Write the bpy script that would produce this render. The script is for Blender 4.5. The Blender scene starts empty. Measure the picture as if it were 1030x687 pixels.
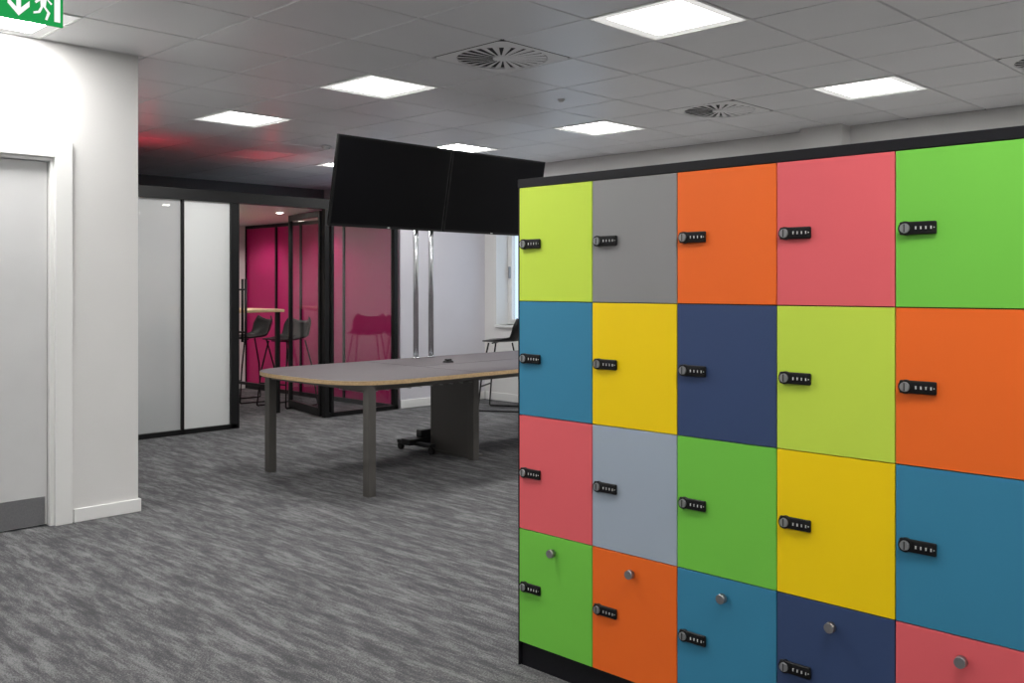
import bpy, bmesh, math, random
from mathutils import Vector, Matrix
random.seed(3)
sc = bpy.context.scene
sc.view_settings.view_transform = 'Standard'
sc.view_settings.exposure = 0.0
COL = sc.collection

def srgb(r, g, b):
    def f(c):
        c /= 255.0
        return c/12.92 if c <= 0.04045 else ((c+0.055)/1.055)**2.4
    return (f(r), f(g), f(b), 1)

# ---------------------------------------------------------------- materials
def mat(name, col, rough=0.5, metal=0.0, spec=0.5, noise=0.0, nscale=40, bump=0.0, bscale=200, coat=0.0):
    m = bpy.data.materials.new(name); m.use_nodes = True
    nt = m.node_tree; b = nt.nodes['Principled BSDF']
    b.inputs['Base Color'].default_value = col
    b.inputs['Roughness'].default_value = rough
    b.inputs['Metallic'].default_value = metal
    b.inputs['Specular IOR Level'].default_value = spec
    b.inputs['Coat Weight'].default_value = coat
    tc = nt.nodes.new('ShaderNodeTexCoord')
    if noise > 0:
        n = nt.nodes.new('ShaderNodeTexNoise'); n.inputs['Scale'].default_value = nscale
        n.inputs['Detail'].default_value = 4
        nt.links.new(tc.outputs['Object'], n.inputs['Vector'])
        r = nt.nodes.new('ShaderNodeValToRGB')
        r.color_ramp.elements[0].position = 0.3; r.color_ramp.elements[1].position = 0.7
        r.color_ramp.elements[0].color = tuple(c*(1-noise) for c in col[:3])+(1,)
        r.color_ramp.elements[1].color = tuple(min(1, c*(1+noise)) for c in col[:3])+(1,)
        nt.links.new(n.outputs['Fac'], r.inputs['Fac'])
        nt.links.new(r.outputs['Color'], b.inputs['Base Color'])
    if bump > 0:
        n2 = nt.nodes.new('ShaderNodeTexNoise'); n2.inputs['Scale'].default_value = bscale
        nt.links.new(tc.outputs['Object'], n2.inputs['Vector'])
        bp = nt.nodes.new('ShaderNodeBump'); bp.inputs['Strength'].default_value = bump
        bp.inputs['Distance'].default_value = 0.002
        nt.links.new(n2.outputs['Fac'], bp.inputs['Height'])
        nt.links.new(bp.outputs['Normal'], b.inputs['Normal'])
    return m

def emis(name, col, strength):
    m = bpy.data.materials.new(name); m.use_nodes = True
    nt = m.node_tree; nt.nodes.clear()
    e = nt.nodes.new('ShaderNodeEmission'); o = nt.nodes.new('ShaderNodeOutputMaterial')
    e.inputs['Color'].default_value = col; e.inputs['Strength'].default_value = strength
    nt.links.new(e.outputs[0], o.inputs['Surface'])
    return m

def film(name, col, opacity, rough=0.15):
    m = bpy.data.materials.new(name); m.use_nodes = True
    nt = m.node_tree; b = nt.nodes['Principled BSDF']; o = nt.nodes['Material Output']
    b.inputs['Base Color'].default_value = col; b.inputs['Roughness'].default_value = rough
    t = nt.nodes.new('ShaderNodeBsdfTransparent')
    t.inputs['Color'].default_value = tuple(0.25+0.75*c for c in col[:3])+(1,)
    mx = nt.nodes.new('ShaderNodeMixShader'); mx.inputs[0].default_value = opacity
    nt.links.new(t.outputs[0], mx.inputs[1]); nt.links.new(b.outputs[0], mx.inputs[2])
    nt.links.new(mx.outputs[0], o.inputs['Surface'])
    return m

def glass(name, refl=0.08):
    m = bpy.data.materials.new(name); m.use_nodes = True
    nt = m.node_tree; nt.nodes.clear()
    o = nt.nodes.new('ShaderNodeOutputMaterial')
    t = nt.nodes.new('ShaderNodeBsdfTransparent'); t.inputs['Color'].default_value = (.93, .94, .95, 1)
    g = nt.nodes.new('ShaderNodeBsdfGlossy'); g.inputs['Roughness'].default_value = 0.02
    mx = nt.nodes.new('ShaderNodeMixShader'); mx.inputs[0].default_value = refl
    nt.links.new(t.outputs[0], mx.inputs[1]); nt.links.new(g.outputs[0], mx.inputs[2])
    nt.links.new(mx.outputs[0], o.inputs['Surface'])
    return m

M_WALL = mat('wall_paint', srgb(216, 215, 213), .75, noise=.015, nscale=3, bump=.15, bscale=350)
M_WALLG = mat('wall_paint_grey', srgb(198, 196, 202), .75, noise=.02, nscale=3, bump=.15, bscale=350)
M_WHITE = mat('white_gloss_trim', srgb(228, 228, 226), .35)
M_DOOR = mat('door_laminate', srgb(206, 206, 206), .45, noise=.02, nscale=5)
M_TILE = mat('ceiling_metal_tile', srgb(226, 226, 227), .38, spec=.5, noise=.02, nscale=2)
M_GAP = mat('ceiling_void_black', srgb(55, 55, 55), .9)
M_DARKWALL = mat('dark_wall', srgb(85, 85, 88), .8, noise=.05, nscale=2)
M_BLACK = mat('black_powdercoat', srgb(18, 18, 19), .45, spec=.3)
M_CARC = mat('locker_carcass_black', srgb(17, 17, 22), .55, spec=.25, noise=.1, nscale=60)
M_SCREEN = mat('screen_black_glass', srgb(5, 5, 7), .3, spec=.08)
M_BEZEL = mat('bezel_black', srgb(8, 8, 9), .3, spec=.3)
M_CHROME = mat('chrome_pole', srgb(215, 217, 220), .22, metal=1.0)
M_STEEL = mat('brushed_steel', srgb(160, 160, 162), .38, metal=.9, noise=.08, nscale=120)
M_LEG = mat('table_leg_bronze', srgb(88, 85, 82), .45, metal=.3)
M_TOP = mat('table_laminate_grey', srgb(82, 76, 79), .55, spec=.22, noise=.05, nscale=25)
M_PLY = mat('birch_ply_edge', srgb(184, 156, 116), .5, noise=.18, nscale=90)
M_WOOD = mat('beech_top', srgb(205, 178, 135), .45, noise=.1, nscale=20)
M_PLASTIC = mat('black_plastic', srgb(16, 16, 17), .42, spec=.3)
M_DIGIT = mat('digit_white', srgb(215, 215, 215), .5)
M_GREYP = mat('grey_plastic', srgb(150, 152, 154), .35, metal=.6)
M_VENT = mat('vent_white', srgb(235, 235, 235), .5)
M_VDARK = mat('vent_dark', srgb(38, 38, 40), .8)
M_LIGHT = emis('led_diffuser', (1, .985, .965, 1), 43)
M_LRING = emis('led_prismatic_surround', (1, .985, .955, 1), .78)
M_DL = emis('downlight_glow', (1, .95, .88, 1), 30)
M_GREEN = emis('exit_green', srgb(40, 165, 85), .9)
M_SIGNW = emis('exit_white', (1, 1, 1, 1), 1.0)
M_PINK = film('pink_film', srgb(208, 30, 116), .76, .3)
M_REFLW = film('painted_reflection_white', srgb(228, 230, 229), .8, .25)  # white in the pane colour stands in for a reflection on the glass
M_REFLW2 = film('painted_reflection_pale', srgb(215, 217, 217), .5, .15)  # weaker painted whiteness, imitating pale reflection in the other panes
M_GLASS = glass('clear_glass', .09)
M_WGLASS = glass('window_glass', .05)

def carpet():
    m = bpy.data.materials.new('streaked_carpet'); m.use_nodes = True
    nt = m.node_tree; b = nt.nodes['Principled BSDF']
    b.inputs['Roughness'].default_value = .95; b.inputs['Specular IOR Level'].default_value = .12
    tc = nt.nodes.new('ShaderNodeTexCoord')
    def noise(scale, mp, detail, rough=.6):
        mm = nt.nodes.new('ShaderNodeMapping'); mm.inputs['Scale'].default_value = mp
        nt.links.new(tc.outputs['Object'], mm.inputs['Vector'])
        n = nt.nodes.new('ShaderNodeTexNoise'); n.inputs['Scale'].default_value = scale
        n.inputs['Detail'].default_value = detail; n.inputs['Roughness'].default_value = rough
        nt.links.new(mm.outputs[0], n.inputs['Vector']); return n.outputs['Fac']
    def math_(op, a, bb):
        x = nt.nodes.new('ShaderNodeMath'); x.operation = op
        for i, v in enumerate((a, bb)):
            if isinstance(v, (int, float)): x.inputs[i].default_value = v
            else: nt.links.new(v, x.inputs[i])
        return x.outputs[0]
    streak = noise(1, (17, 2.6, 1), 4, .62)
    thin = noise(1, (60, 10, 1), 3, .6)
    fine = noise(1, (170, 130, 1), 2, .8)
    s = math_('ADD', math_('MULTIPLY', streak, .6), math_('MULTIPLY', thin, .4))
    s = math_('ADD', s, math_('MULTIPLY', math_('SUBTRACT', fine, .5), .7))
    r = nt.nodes.new('ShaderNodeValToRGB')
    e = r.color_ramp.elements
    e[0].position = .36; e[0].color = srgb(72, 72, 74)
    e[1].position = .70; e[1].color = srgb(132, 132, 133)
    k = e.new(.49); k.color = srgb(86, 86, 88)
    k = e.new(.54); k.color = srgb(107, 107, 108)
    nt.links.new(s, r.inputs['Fac'])
    nt.links.new(r.outputs['Color'], b.inputs['Base Color'])
    bp = nt.nodes.new('ShaderNodeBump'); bp.inputs['Strength'].default_value = .4
    bp.inputs['Distance'].default_value = .004
    nt.links.new(fine, bp.inputs['Height']); nt.links.new(bp.outputs['Normal'], b.inputs['Normal'])
    return m
M_CARPET = carpet()

# ---------------------------------------------------------------- helpers
def empty(name, loc=(0, 0, 0)):
    e = bpy.data.objects.new(name, None); e.location = loc; COL.objects.link(e); return e

def addobj(name, me, parent=None, loc=(0, 0, 0), rot=(0, 0, 0)):
    o = bpy.data.objects.new(name, me); COL.objects.link(o)
    o.location = loc; o.rotation_euler = rot
    if parent: o.parent = parent
    return o

def bm_box(bm, mn, mx, mi=0, bevel=0.0, seg=2):
    mn = Vector(mn); mx = Vector(mx)
    c = (mn+mx)/2; s = mx-mn
    r = bmesh.ops.create_cube(bm, size=1, matrix=Matrix.Translation(c) @ Matrix.Diagonal((s.x, s.y, s.z, 1)))
    fs = set(f for v in r['verts'] for f in v.link_faces)
    for f in fs: f.material_index = mi
    if bevel > 0:
        es = list(set(e for v in r['verts'] for e in v.link_edges))
        rr = bmesh.ops.bevel(bm, geom=es, offset=bevel, segments=seg, affect='EDGES', profile=.5)
        for f in rr['faces']: f.material_index = mi

def bm_cyl(bm, p0, p1, r0, r1=None, seg=20, mi=0):
    if r1 is None: r1 = r0
    p0 = Vector(p0); p1 = Vector(p1); d = p1-p0
    M = Matrix.Translation((p0+p1)/2) @ d.to_track_quat('Z', 'Y').to_matrix().to_4x4()
    r = bmesh.ops.create_cone(bm, cap_ends=True, segments=seg, radius1=r0, radius2=r1, depth=d.length, matrix=M)
    for f in set(f for v in r['verts'] for f in v.link_faces):
        f.material_index = mi
        if len(f.verts) == 4: f.smooth = True

def bm_poly(bm, pts, mi=0):
    f = bm.faces.new([bm.verts.new(p) for p in pts]); f.material_index = mi; return f

def finish(bm, name, mats, parent=None, loc=(0, 0, 0), rot=(0, 0, 0)):
    bmesh.ops.recalc_face_normals(bm, faces=bm.faces[:])
    me = bpy.data.meshes.new(name); bm.to_mesh(me); bm.free()
    for m in mats: me.materials.append(m)
    return addobj(name, me, parent, loc, rot)

def box(name, mn, mx, m, parent=None, bevel=0.0):
    bm = bmesh.new(); c = (Vector(mn)+Vector(mx))/2
    bm_box(bm, Vector(mn)-c, Vector(mx)-c, 0, bevel)
    return finish(bm, name, [m], parent, c)

def boxes(name, lst, mats, parent=None, bevel=0.0):
    bm = bmesh.new()
    for l in lst:
        bm_box(bm, l[0], l[1], l[2] if len(l) > 2 else 0, bevel)
    return finish(bm, name, mats, parent)

def tube(name, pts, r, m, parent=None, cyclic=False):
    cu = bpy.data.curves.new(name, 'CURVE'); cu.dimensions = '3D'
    cu.bevel_depth = r; cu.bevel_resolution = 3; cu.use_fill_caps = True
    sp = cu.splines.new('POLY'); sp.points.add(len(pts)-1)
    for i, p in enumerate(pts): sp.points[i].co = (*p, 1)
    sp.use_cyclic_u = cyclic; sp.use_smooth = True
    cu.materials.append(m)
    o = bpy.data.objects.new(name, cu); COL.objects.link(o)
    if parent: o.parent = parent
    return o

# ---------------------------------------------------------------- room shell
H = 2.70
X0, X1, Y0, Y1 = -3.0, 7.85, -3.0, 11.4
box('floor', (X0-.2, Y0-.2, -.1), (X1+.4, Y1+.2, 0), M_CARPET)
YW = 5.54; XW = 2.50
DX0, DX1, DH = 1.08, 2.03, 2.06
boxes('wall_left', [((X0, YW, 0), (DX0, YW+.12, H)), ((DX1, YW, 0), (XW, YW+.12, H)),
                    ((DX0, YW, DH), (DX1, YW+.12, H)), ((XW-.12, YW+.12, 0), (XW, Y1, H))], [M_WALL])
boxes('baseboard_left', [((X0, YW-.014, 0), (DX0-.08, YW, .075)), ((DX1+.095, YW-.014, 0), (XW+.014, YW, .075)),
                         ((XW, YW, 0), (XW+.014, 8.06, .075))], [M_WHITE], bevel=.003)
dr = empty('door_1')
fr = .085
boxes('architrave', [((DX0-fr, YW-.022, 0), (DX0+.01, YW, DH+fr)), ((DX1-.01, YW-.022, 0), (DX1+fr, YW, DH+fr)),
                     ((DX0+.01, YW-.022, DH-.01), (DX1-.01, YW, DH+fr))], [M_WHITE], dr, .004)
boxes('lining', [((DX0, YW, 0), (DX0+.03, YW+.12, DH)), ((DX1-.03, YW, 0), (DX1, YW+.12, DH)),
                 ((DX0+.03, YW, DH-.03), (DX1-.03, YW+.12, DH))], [M_WHITE], dr, .002)
box('leaf', (DX0+.033, YW+.035, .008), (DX1-.033, YW+.08, DH-.033), M_DOOR, dr, .002)
box('kick_plate', (DX0+.045, YW+.032, .012), (DX1-.045, YW+.035, .165), M_STEEL, dr)
bm = bmesh.new()
bm_cyl(bm, (DX0+.1, YW+.035, 1.0), (DX0+.1, YW-.02, 1.0), .011)
bm_cyl(bm, (DX0+.1, YW-.015, 1.0), (DX0+.22, YW-.015, 1.0), .010)
bm_cyl(bm, (DX0+.1, YW+.035, 1.0), (DX0+.1, YW+.027, 1.0), .026)
finish(bm, 'lever_handle', [M_STEEL], dr)

box('wall_back', (X0-.12, Y0, 0), (X0, YW+.12, H), M_WALL)
box('wall_near', (X0, Y0-.12, 0), (X1, Y0, H), M_WALL)
box('wall_dark_far', (XW, Y1, 0), (X1, Y1+.12, H), M_DARKWALL)
WZ0, WZ1 = .88, 2.15
wins = [(6.35, 7.92), (9.1, 10.6)]
wl = [((X1, Y0, 0), (X1+.3, 6.35, H)), ((X1, 7.92, 0), (X1+.3, 9.1, H)), ((X1, 10.6, 0), (X1+.3, Y1, H)),
      ((X1-.16, 3.62, 0), (X1, 4.0, H))]
for a0, a1 in wins:
    wl += [((X1, a0, 0), (X1+.3, a1, WZ0)), ((X1, a0, WZ1), (X1+.3, a1, H))]
boxes('wall_right', wl, [M_WALL])
boxes('baseboard_right', [((X1-.014, 4.0, 0), (X1, 8.08, .09))], [M_WHITE], bevel=.003)
gx = X1+.2
for n_, (WY0, WY1) in enumerate(wins):
    w = empty('window_%d' % (n_+1))
    mid = (WY0+WY1)/2
    boxes('window_frame', [((gx, WY0, WZ0), (gx+.06, WY0+.06, WZ1)), ((gx, WY1-.06, WZ0), (gx+.06, WY1, WZ1)),
                     ((gx, WY0+.06, WZ0), (gx+.06, WY1-.06, WZ0+.06)), ((gx, WY0+.06, WZ1-.06), (gx+.06, WY1-.06, WZ1)),
                     ((gx, mid-.03, WZ0+.06), (gx+.06, mid+.03, WZ1-.06))], [M_WHITE], w, .004)
    box('window_sill', (X1-.03, WY0-.03, WZ0-.03), (gx, WY1, WZ0), M_WHITE, w, .005)
    box('window_handle', (gx-.03, WY1-.05, 1.42), (gx-.002, WY1-.03, 1.56), M_GREYP, w, .004)
    box('window_pane', (gx+.025, WY0+.05, WZ0+.05), (gx+.033, WY1-.05, WZ1-.05), M_WGLASS, w)
YP = 8.11
PX1 = 6.52
box('wall_end', (PX1+.05, YP, 0), (X1, YP+.12, H), M_WALLG)
box('baseboard_end', (PX1+.05, YP-.014, 0), (X1-.014, YP, .09), M_WHITE, None, .003)

# ---------------------------------------------------------------- ceiling
GX, GY, T = 3.745, 4.93, .6
lights = [(0, 0), (0, -4), (4, -4), (0, 3), (4, 0), (4, 3), (-4, 0), (-4, -4), (-8, -4), (0, -8), (4, -8), (-4, -8), (-8, -8), (-8, 0),
          (0, -12), (-4, -12), (4, 6)]
vents = [(0, -2), (4, -2), (-4, -6), (4, -6)]
skip = set(lights) | set(vents)
bm = bmesh.new()
for i in range(-12, 8):
    for j in range(-14, 12):
        if (i, j) in skip: continue
        xa = max(GX+i*T, X0); xb = min(GX+(i+1)*T, X1); ya = max(GY+j*T, Y0); yb = min(GY+(j+1)*T, Y1)
        if xb-xa < .03 or yb-ya < .03: continue
        g = .0024; c = .006
        o = [(xa+g, ya+g, H+.012), (xb-g, ya+g, H+.012), (xb-g, yb-g, H+.012), (xa+g, yb-g, H+.012)]
        n = [(xa+g+c, ya+g+c, H), (xb-g-c, ya+g+c, H), (xb-g-c, yb-g-c, H), (xa+g+c, yb-g-c, H)]
        vo = [bm.verts.new(p) for p in o]; vn = [bm.verts.new(p) for p in n]
        bm.faces.new(vn)
        for k in range(4): bm.faces.new((vo[k], vo[(k+1) % 4], vn[(k+1) % 4], vn[k]))
bm_box(bm, (X0-.12, Y0-.12, H+.012), (X1+.3, Y1+.12, H+.06), 1)
finish(bm, 'ceiling', [M_TILE, M_GAP])

def tilec(i, j): return (GX+(i+.5)*T, GY+(j+.5)*T)
bm = bmesh.new()
a = .297; b_ = .284; ci = .225
def ring(o_, i_, z0, z1, mi):
    bm_box(bm, (-o_, -o_, z0), (o_, -i_, z1), mi); bm_box(bm, (-o_, i_, z0), (o_, o_, z1), mi)
    bm_box(bm, (-o_, -i_, z0), (-i_, i_, z1), mi); bm_box(bm, (i_, -i_, z0), (o_, i_, z1), mi)
ring(a, b_, -.004, .011, 0)
ring(b_, ci, .001, .010, 2)
bm_box(bm, (-ci, -ci, .002), (ci, ci, .010), 1)
bmesh.ops.recalc_face_normals(bm, faces=bm.faces[:])
mel = bpy.data.meshes.new('led_panel'); bm.to_mesh(mel); bm.free()
for m in (M_WHITE, M_LIGHT, M_LRING): mel.materials.append(m)
for (i, j) in lights:
    x, y = tilec(i, j)
    if not (X0 < x < X1 and Y0+.3 < y): continue
    addobj('ceiling_light_panel', mel, None, (x, y, H))
bm = bmesh.new()
R = .272
seg = 48
outer = []
for k in range(seg):
    t = 2*math.pi*(k+.5)/seg
    cx, cy = math.cos(t), math.sin(t); m_ = max(abs(cx), abs(cy))
    outer.append((cx/m_*a, cy/m_*a))
for k in range(seg):
    t0 = 2*math.pi*(k+.5)/seg; t1 = 2*math.pi*(k+1.5)/seg
    p0 = outer[k]; p1 = outer[(k+1) % seg]
    bm_poly(bm, [(p0[0], p0[1], 0), (p1[0], p1[1], 0), (R*math.cos(t1), R*math.sin(t1), -.004), (R*math.cos(t0), R*math.sin(t0), -.004)], 0)
    bm_poly(bm, [(R*math.cos(t0), R*math.sin(t0), -.004), (R*math.cos(t1), R*math.sin(t1), -.004),
                 (R*math.cos(t1), R*math.sin(t1), .010), (R*math.cos(t0), R*math.sin(t0), .010)], 0)
bm_cyl(bm, (0, 0, .008), (0, 0, .0115), R, seg=48, mi=1)
bm_cyl(bm, (0, 0, -.006), (0, 0, .006), .055, seg=32, mi=0)
for k in range(24):
    t = 2*math.pi*k/24; w0, w1 = .005, .021; sk = .12
    def P(r, off, z, tt=t):
        return (r*math.cos(tt+sk*(r/R))-off*math.sin(tt), r*math.sin(tt+sk*(r/R))+off*math.cos(tt), z)
    bm_poly(bm, [P(.05, -w0, -.001), P(R-.004, -w1, -.001), P(R-.004, w1, -.005), P(.05, w0, -.003)], 0)
me = bpy.data.meshes.new('swirl'); bm.to_mesh(me); bm.free()
me.materials.append(M_VENT); me.materials.append(M_VDARK)
for (i, j) in vents:
    x, y = tilec(i, j)
    addobj('ceiling_air_diffuser', me, None, (x, y, H))
def detector(x, y, r=.05, h=1.0):
    bm = bmesh.new()
    bm_cyl(bm, (0, 0, 0), (0, 0, -.018*h), r, r*.95, 28)
    bm_cyl(bm, (0, 0, -.018*h), (0, 0, -.042*h), r*.7, r*.45, 28)
    finish(bm, 'smoke_detector', [M_VENT], None, (x, y, H))
detector(5.40, 7.80); detector(5.25, 4.62, .028, .5); detector(2.2, 2.0)

# ---------------------------------------------------------------- locker bank
LX = 2.426; LY = 2.332; CW = .333; RH = .40; ZB = .084
NC = 7
lb = empty('locker_bank', (0, 0, 0))
LE = LY-NC*CW
D = .46
boxes('carcass', [((LX+.02, LE, ZB-.004), (LX+D, LY+.0, ZB+4*RH)),
                  ((LX+.0, LY-.0, .0), (LX+D, LY+.005, ZB+4*RH)),
                  ((LX-.002, LE-.02, ZB+4*RH), (LX+D+.01, LY+.006, ZB+4*RH+.029)),
                  ((LX+.0, LE-.018, .0), (LX+D, LE, ZB+4*RH))], [M_CARC], lb, .0012)
box('plinth', (LX+.012, LE+.002, 0), (LX+D-.03, LY-.002, ZB-.004), M_CARC, lb)
cols = {'lime': (196, 222, 76), 'grey': (138, 137, 138), 'orange': (240, 108, 36), 'coral': (226, 98, 104),
        'green': (116, 198, 72), 'teal': (56, 130, 164), 'yellow': (246, 210, 6), 'navy': (54, 72, 110), 'lgrey': (160, 172, 186)}
CM = {k: mat('locker_'+k, srgb(*v), .45, spec=.3, noise=.012, nscale=6, bump=.015, bscale=600) for k, v in cols.items()}
grid = [['lime', 'grey', 'orange', 'coral', 'green', 'teal', 'yellow'],
        ['teal', 'yellow', 'navy', 'lime', 'orange', 'grey', 'green'],
        ['coral', 'lgrey', 'green', 'yellow', 'teal', 'lime', 'navy'],
        ['green', 'orange', 'teal', 'navy', 'coral', 'yellow', 'lime']]
def doormesh():
    bm = bmesh.new(); g = .0015
    bm_box(bm, (0, -CW+g, g), (.018, -g, RH-g), 0, .0006, 1)
    bmesh.ops.recalc_face_normals(bm, faces=bm.faces[:])
    return bm
bm = bmesh.new()
bm_box(bm, (-.010, -.048, -.0165), (0, .044, .0165), 0, .004, 3)
bm_cyl(bm, (0, .028, 0), (-.012, .028, 0), .0180, .0175, 28, 0)
bm_cyl(bm, (-.011, .028, 0), (-.017, .028, 0), .0125, .0118, 24, 2)
bm_box(bm, (-.0182, .0268, -.010), (-.0165, .0292, .010), 0)
bm_box(bm, (-.0108, -.040, -.0085), (-.0095, .006, .0085), 3)
for k in range(4):
    y = .000-k*.0125
    bm_cyl(bm, (-.0075, y-.0040, 0), (-.0075, y+.0040, 0), .0060, seg=14, mi=0)
    bm_box(bm, (-.0145, y-.0013, -.0036), (-.0130, y+.0013, .0036), 1)
bm_cyl(bm, (-.0095, -.0435, 0), (-.011, -.0435, 0), .0016, seg=8, mi=1)
bmesh.ops.recalc_face_normals(bm, faces=bm.faces[:])
mlock = bpy.data.meshes.new('combination_lock'); bm.to_mesh(mlock); bm.free()
for m in (M_PLASTIC, M_DIGIT, M_GREYP, M_CARC): mlock.materials.append(m)
bm = bmesh.new()
bm_cyl(bm, (0, 0, 0), (-.012, 0, 0), .006, seg=16)
bm_cyl(bm, (-.012, 0, 0), (-.028, 0, 0), .0145, .0135, seg=24)
bmesh.ops.recalc_face_normals(bm, faces=bm.faces[:])
mknob = bpy.data.meshes.new('knob'); bm.to_mesh(mknob); bm.free(); mknob.materials.append(M_STEEL)
for r in range(4):
    for c in range(NC):
        zb = ZB+(3-r)*RH; yl = LY-c*CW
        bm = doormesh(); me = bpy.data.meshes.new('door'); bm.to_mesh(me); bm.free()
        me.materials.append(CM[grid[r][c]])
        addobj('locker_door_r%d_c%d' % (r+1, c+1), me, lb, (LX, yl, zb))
        addobj('combination_lock_r%d_c%d' % (r+1, c+1), mlock, lb, (LX, yl-.057, zb+RH/2))
        if r == 3:
            addobj('knob_c%d' % (c+1), mknob, lb, (LX, yl-CW/2, zb+RH-.055))

# ---------------------------------------------------------------- meeting table
mt = empty('meeting_table')
TZ = .735; TT = .026
tx0, tx1, ty0, ty1 = 3.50, 7.0, 4.77, 6.16
def outline():
    pts = []
    cy = (ty0+ty1)/2; hw = (ty1-ty0)/2
    n = 48
    for k in range(n+1):
        t = math.pi/2+math.pi*k/n
        e = 2/3.4
        x = abs(math.cos(t))**e; y = abs(math.sin(t))**e*(1 if math.sin(t) >= 0 else -1)
        pts.append((tx0+.62-.62*x, cy+hw*y))
    pts.append((tx1, ty0)); pts.append((tx1, ty1))
    return pts
ol = outline()
bm = bmesh.new()
vt = [bm.verts.new((x, y, TZ)) for x, y in ol]; vb = [bm.verts.new((x, y, TZ-TT)) for x, y in ol]
f = bm.faces.new(vt); f.material_index = 0
f = bm.faces.new(vb[::-1]); f.material_index = 0
for k in range(len(ol)):
    f = bm.faces.new((vt[k], vt[(k+1) % len(ol)], vb[(k+1) % len(ol)], vb[k])); f.material_index = 1
finish(bm, 'table_top', [M_TOP, M_PLY], mt)
boxes('seams', [((4.62, 5.462, TZ), (tx1, 5.467, TZ+.0008)), ((4.60, ty0+.002, TZ), (4.604, ty1-.002, TZ+.0008))], [M_BLACK], mt)
LS = .03
legs = []
for (x, y) in [(3.70, 4.875), (3.70, 6.04), (5.03, 5.32), (6.8, 4.875), (6.8, 6.04)]:
    legs.append(((x-LS, y-LS, 0.0), (x+LS, y+LS, TZ-TT)))
boxes('legs', legs, [M_LEG], mt, .003)
boxes('underframe', [((3.73, 4.90, TZ-TT-.045), (6.77, 4.93, TZ-TT)), ((3.73, 5.985, TZ-TT-.045), (6.77, 6.015, TZ-TT)),
                     ((3.685, 4.905, TZ-TT-.045), (3.715, 6.01, TZ-TT)), ((5.015, 4.93, TZ-TT-.045), (5.045, 5.985, TZ-TT))], [M_LEG], mt, .002)
boxes('cable_riser', [((5.06, 5.40, .01), (5.14, 5.86, TZ-TT)), ((5.055, 5.39, 0), (5.20, 5.87, .02))], [M_LEG], mt, .003)
for k in range(6):
    yy = 5.25+.06*k
    z = .61 if 0 < k < 5 else .66
    tube('basket_wire_long', [(3.95, yy, z), (4.95, yy, z)], .003, M_STEEL, mt)
for k in range(11):
    xx = 3.95+k*.1
    tube('basket_wire_cross', [(xx, 5.25, .70), (xx, 5.25, .61), (xx, 5.55, .61), (xx, 5.55, .70)], .003, M_STEEL, mt)
bm = bmesh.new()
bm_cyl(bm, (0, 0, 0), (0, 0, .012), .045, .04, 28)
bm_box(bm, (-.02, -.02, .012), (.02, .02, .026), 0, .003)
finish(bm, 'cable_port', [M_PLASTIC], mt, (5.02, 5.60, TZ))

pu = empty('floor_power_unit')
boxes('unit_body', [((4.86, 5.88, .06), (5.16, 5.99, .11)), ((5.0, 5.90, .11), (5.12, 5.97, .17)), ((4.92, 5.70, .055), (4.98, 6.12, .085)), ((5.13, 5.9, .055), (5.18, 6.12, .085))], [M_BLACK], pu, .008)
bm = bmesh.new()
for x, y in ((4.95, 5.72), (4.95, 6.10), (5.155, 6.10), (5.155, 5.92)):
    bm_cyl(bm, (x-.012, y, .03), (x+.012, y, .03), .03, seg=20)
    bm_box(bm, (x-.014, y-.014, .035), (x+.014, y+.014, .06))
finish(bm, 'unit_castors', [M_PLASTIC], pu)

# ---------------------------------------------------------------- twin screens on chrome poles rising from the table
tv = empty('dual_screen_tv_stand')
PY = 6.09
bm = bmesh.new()
for x in (5.10, 5.265):
    bm_cyl(bm, (x, PY, TZ+.001), (x, PY, 2.30), .022, seg=24)
    bm_cyl(bm, (x, PY, TZ+.001), (x, PY, TZ+.012), .034, seg=24)
finish(bm, 'chrome_poles', [M_CHROME], tv)
SYC = 5.97
boxes('mount_bar', [((4.45, PY-.05, 2.10), (6.2, PY-.024, 2.15)), ((5.06, PY-.05, 1.98), (5.40, PY-.024, 2.30))], [M_BLACK], tv, .003)
def screen(cx, nm):
    W, Hh, th = 1.14, .695, .035
    bm = bmesh.new()
    bm_box(bm, (-W/2, -.006, -Hh/2), (W/2, th-.01, Hh/2), 0, .004)
    b = .014
    bm_box(bm, (-W/2+b, -.0075, -Hh/2+b+.008), (W/2-b, -.0058, Hh/2-b), 1)
    bm_box(bm, (-.011, -.0080, -Hh/2+.006), (-.001, -.006, -Hh/2+.015), 2)
    bm_box(bm, (.002, -.0080, -Hh/2+.007), (.012, -.006, -Hh/2+.014), 2)
    finish(bm, nm, [M_BEZEL, M_SCREEN, M_DIGIT], tv, (cx, SYC, 2.132), (math.radians(11), 0, 0))
screen(4.765, 'tv_screen_a'); screen(5.917, 'tv_screen_b')
for x in (4.765, 5.908):
    boxes('bracket', [((x-.2, SYC+.01, 2.05), (x-.17, PY-.04, 2.2)), ((x+.17, SYC+.01, 2.05), (x+.2, PY-.04, 2.2))], [M_BLACK], tv)

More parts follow.
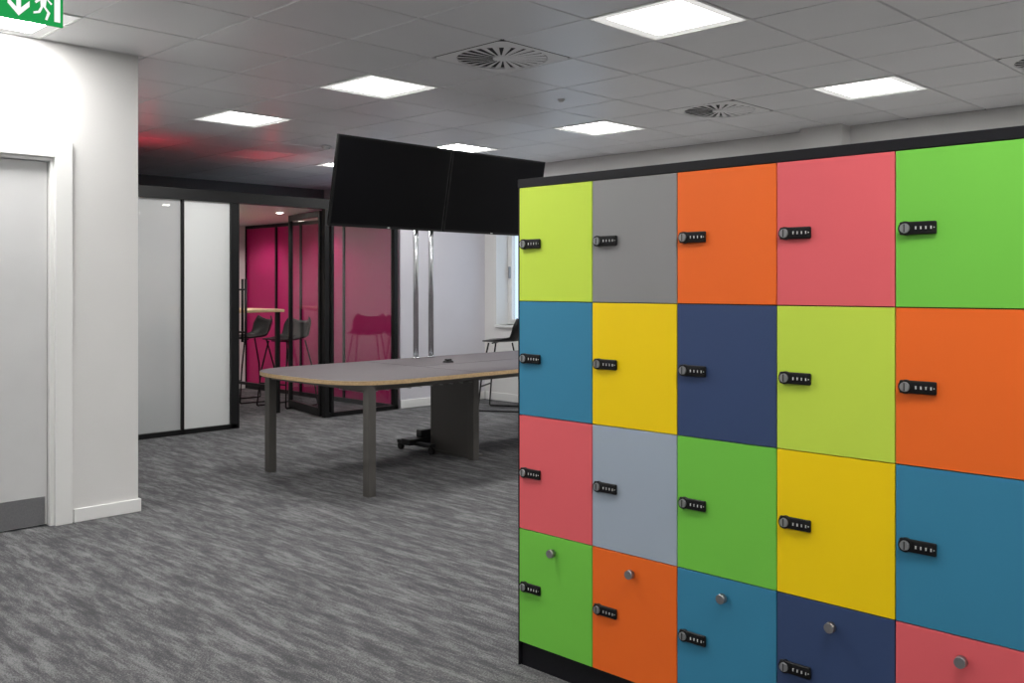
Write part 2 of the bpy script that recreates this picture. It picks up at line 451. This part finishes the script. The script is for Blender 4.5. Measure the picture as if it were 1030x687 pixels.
# ---------------------------------------------------------------- glass meeting room
PH = 2.11
wf = empty('wall_glass_front')
def mullion(xc, wd=.035): return ((xc-wd/2, YP-.03, 0.0), (xc+wd/2, YP+.03, PH))
px0 = XW+.016
fr_l = [((px0, YP-.035, PH), (PX1, YP+.05, PH+.10)),
        ((px0, YP-.03, 0), (4.60, YP+.03, .045)), ((5.62, YP-.03, 0), (PX1, YP+.03, .045)),
        mullion(4.575, .085), mullion(4.06, .022), mullion(3.30, .022), mullion(5.60, .05), mullion(5.67, .03), mullion(PX1-.03, .05)]
boxes('front_frame', fr_l, [M_BLACK], wf, .002)
box('reflection_white_pane', (4.075, YP-.005, .045), (4.53, YP+.005, PH), M_REFLW, wf)  # pane whitened by colour to imitate a reflected wall
box('glass_pane_mid', (3.313, YP-.005, .045), (4.045, YP+.005, PH), M_REFLW2, wf)
box('glass_pane_far', (px0, YP-.005, .045), (3.285, YP+.005, PH), M_REFLW2, wf)
box('glass_pane_right', (5.69, YP-.005, .045), (PX1-.06, YP+.005, PH), M_GLASS, wf)
bm = bmesh.new()
for x, y in ((4.66, YP-.07), (4.70, YP+.06)):
    bm_cyl(bm, (x, y, .80), (x, y, 1.40), .012, seg=14)
    bm_cyl(bm, (x, y, .90), (4.61, YP, .90), .008, seg=10)
    bm_cyl(bm, (x, y, 1.30), (4.61, YP, 1.30), .008, seg=10)
finish(bm, 'pull_handle', [M_BLACK], wf)
dl = empty('door_2', (5.60, YP+.04, 0))
dl.rotation_euler = (0, 0, math.radians(78))
boxes('door_leaf_frame', [((0, 0, .01), (.04, .04, PH-.01)), ((.84, 0, .01), (.88, .04, PH-.01)), ((.04, 0, .01), (.84, .04, .09)), ((.04, 0, PH-.07), (.84, .04, PH-.01))], [M_BLACK], dl, .002)
box('door_leaf_glass', (.04, .016, .09), (.84, .022, PH-.07), M_GLASS, dl)
PYB = 11.2
mc = empty('ceiling_meeting_room')
box('roof', (px0, YP+.05, PH+.03), (PX1, PYB, PH+.10), M_DARKWALL, mc)
box('inner_ceiling', (px0, YP+.05, PH), (PX1-.06, PYB-.04, PH+.03), M_WHITE, mc)
box('wall_meeting_room_back', (px0, PYB-.04, 0), (PX1-.06, PYB, PH), M_WALL)
wp = empty('wall_pink_glazed')
boxes('side_frame', [((PX1-.05, YP+.03, 0), (PX1, PYB, .05)), ((PX1-.05, YP+.03, PH-.04), (PX1, PYB, PH+.03))] +
      [((PX1-.05, y-.015, .05), (PX1, y+.015, PH-.04)) for y in (9.02, 9.9, 10.45, 11.18)], [M_BLACK], wp, .002)
box('pink_glazing', (PX1-.03, YP+.03, .05), (PX1-.02, PYB, PH-.04), M_PINK, wp)
for k, (x, y) in enumerate([(3.5, 8.7), (4.2, 8.7), (3.3, 9.6), (4.4, 9.8), (5.5, 8.8), (5.5, 9.9), (6.1, 9.3), (3.2, 10.6), (6.0, 10.6), (4.7, 10.7)]):
    bm = bmesh.new()
    bm_cyl(bm, (0, 0, 0), (0, 0, -.006), .048, .045, 24, 0)
    bm_cyl(bm, (0, 0, -.006), (0, 0, -.008), .034, .034, 24, 1)
    finish(bm, 'downlight_%d' % (k+1), [M_WHITE, M_DL], mc, (x, y, PH))
    L = bpy.data.lights.new('downlight_lamp', 'SPOT'); L.energy = 14; L.spot_size = math.radians(150); L.spot_blend = .6
    L.color = (1, .95, .9); L.shadow_soft_size = .04
    lo = bpy.data.objects.new('downlight_lamp_%d' % (k+1), L); COL.objects.link(lo); lo.parent = mc; lo.location = (x, y, PH-.05)

M_RED = emis('red_glow_emitter', (1, .02, .06, 1), 32)  # emission for the added red glow sources
for x, y in ((3.98, 8.62), (5.40, 8.80)):
    u = empty('added_red_glow', (x, y, PH+.10))  # added source to redden the ceiling above; no known fixture here
    bm = bmesh.new()
    bm_cyl(bm, (0, 0, 0), (0, 0, .05), .06, .07, 24, 0); bm_cyl(bm, (0, 0, .05), (0, 0, .052), .055, .055, 24, 1)
    finish(bm, 'glow_source_body', [M_BLACK, M_RED], u)

def high_table(x, y, lx, ly):
    e = empty('high_table', (x, y, 0))
    bm = bmesh.new()
    bm_box(bm, (-lx/2, -ly/2, 1.06), (lx/2, ly/2, 1.09), 0, .006)
    finish(bm, 'top', [M_WOOD], e)
    L = []
    for sx in (-1, 1):
        for sy in (-1, 1):
            cx = sx*(lx/2-.05); cy = sy*(ly/2-.06)
            L.append(((cx-.02, cy-.02, 0), (cx+.02, cy+.02, 1.06)))
        cx = sx*(lx/2-.05)
        L.append(((cx-.015, -ly/2+.06, .25), (cx+.015, ly/2-.06, .28)))
    boxes('frame', L, [M_BLACK], e, .002)
    return e
high_table(5.15, 9.45, .7, 1.5)

def stool(x, y, rot):
    e = empty('bar_stool', (x, y, 0)); e.rotation_euler = (0, 0, rot)
    bm = bmesh.new(); NU, NV = 14, 18
    V = []
    for j in range(NV+1):
        t = j/NV; row = []
        if t < .62:
            d = -.20+t/.62*.34; z = .74-.012*math.sin(t/.62*math.pi)
        else:
            s = (t-.62)/.38; ang = s*math.radians(78)
            d = .14+.09*math.sin(ang)+.02*s; z = .74+.09*(1-math.cos(ang))+.13*s
        for i in range(NU+1):
            u = -1+2*i/NU
            wv = .215*(1-.25*max(0, (t-.85)/.15)**2) * (1-.15*max(0, (.12-t)/.12)**2)
            yy = d; zz = z+.05*abs(u)**3*min(1, t*1.5)
            if t > .5: yy -= .07*abs(u)**2.2*min(1, (t-.5)*3)
            row.append(bm.verts.new((u*wv, yy, zz)))
        V.append(row)
    for j in range(NV):
        for i in range(NU):
            f = bm.faces.new((V[j][i], V[j][i+1], V[j+1][i+1], V[j+1][i])); f.smooth = True
    o = finish(bm, 'seat_shell', [M_PLASTIC], e)
    sm = o.modifiers.new('s', 'SOLIDIFY'); sm.thickness = .012; sm.offset = -1
    r = .009
    for sx in (-1, 1):
        tube('leg_loop', [(sx*.15, -.14, .725), (sx*.20, -.20, .40), (sx*.23, -.235, .02), (sx*.23, -.22, .009), (sx*.23, .22, .009), (sx*.23, .235, .02),
                          (sx*.19, .20, .40), (sx*.15, .12, .73)], r, M_BLACK, e)
    tube('foot_rest', [(-.212, -.215, .26), (.212, -.215, .26)], r, M_BLACK, e)
    tube('foot_rest_back', [(-.205, .215, .26), (.205, .215, .26)], r, M_BLACK, e)
    tube('seat_rail', [(-.15, -.10, .722), (.15, -.10, .722)], r*.8, M_BLACK, e)
    return e
stool(7.32, 7.25, math.radians(-150))
stool(7.30, 6.55, math.radians(-130))
stool(5.85, 9.20, math.radians(-80))
stool(5.80, 9.90, math.radians(-95))
stool(4.50, 9.15, math.radians(92))
stool(4.50, 9.95, math.radians(80))
stool(3.8, 9.9, math.radians(160))

# ---------------------------------------------------------------- exit sign
ex = empty('exit_sign')
SX0, SX1, SY, SZ0, SZ1 = 1.20, 1.547, 4.14, 2.42, 2.595
box('sign_blade', (SX0, SY, SZ0), (SX1, SY+.012, SZ1), M_GREEN, ex, .001)
box('sign_housing', (SX0-.01, SY-.02, SZ1), (SX1+.01, SY+.04, SZ1+.045), M_WHITE, ex, .004)
bm = bmesh.new()
for x in (SX0+.06, SX1-.06): bm_cyl(bm, (x, SY+.01, SZ1+.045), (x, SY+.01, H), .006, seg=10)
finish(bm, 'sign_rods', [M_WHITE], ex)
bm = bmesh.new(); yy = SY-.0012
def SP(pts, ox, s=1.0):
    bm_poly(bm, [(ox+p[0]*s, yy, SZ0+.078+p[1]*s) for p in pts])
ax = SX0+.172
SP([(-.009, .055), (.009, .055), (.009, -.045), (-.009, -.045)], ax)
SP([(0, -.062), (.042, -.018), (.042, .006), (0, -.036), (-.042, .006), (-.042, -.018)], ax)
dxo = SX1-.036
SP([(.0, -.060), (.024, -.060), (.024, .062), (-.03, .062), (-.03, .054), (.0, .054)], dxo)
mxo = SX1-.074
SP([(math.cos(t*math.pi/6)*.011-.002, .042+math.sin(t*math.pi/6)*.011) for t in range(12)], mxo)
SP([(-.018, .028), (.008, .030), (.004, -.006), (-.016, -.008)], mxo)
SP([(-.018, .028), (-.014, .020), (-.034, .002), (-.040, .010)], mxo)
SP([(.006, .028), (.024, .006), (.030, .012), (.010, .030)], mxo)
SP([(-.006, -.006), (.004, -.006), (.022, -.028), (.010, -.060), (.001, -.058), (.010, -.028)], mxo)
SP([(-.016, -.008), (-.006, -.008), (-.018, -.034), (-.044, -.042), (-.044, -.033), (-.026, -.027)], mxo)
finish(bm, 'pictogram', [M_SIGNW], ex)

# ---------------------------------------------------------------- world (daylight outside window)
wd = bpy.data.worlds.new('World'); sc.world = wd; wd.use_nodes = True
bg = wd.node_tree.nodes['Background']
bg.inputs['Color'].default_value = (.66, .82, 1, 1); bg.inputs['Strength'].default_value = 1.5

# ---------------------------------------------------------------- camera
F = 959.0
cam = bpy.data.cameras.new('camera'); co = bpy.data.objects.new('camera', cam); COL.objects.link(co)
cam.sensor_width = 36; cam.sensor_fit = 'HORIZONTAL'; cam.lens = F/1030*36
cam.shift_y = -(343.5-287)/1030
co.location = (0, 0, 1.34)
co.rotation_euler = (math.radians(90), 0, math.radians(44.3-90))
cam.clip_start = .05
sc.camera = co
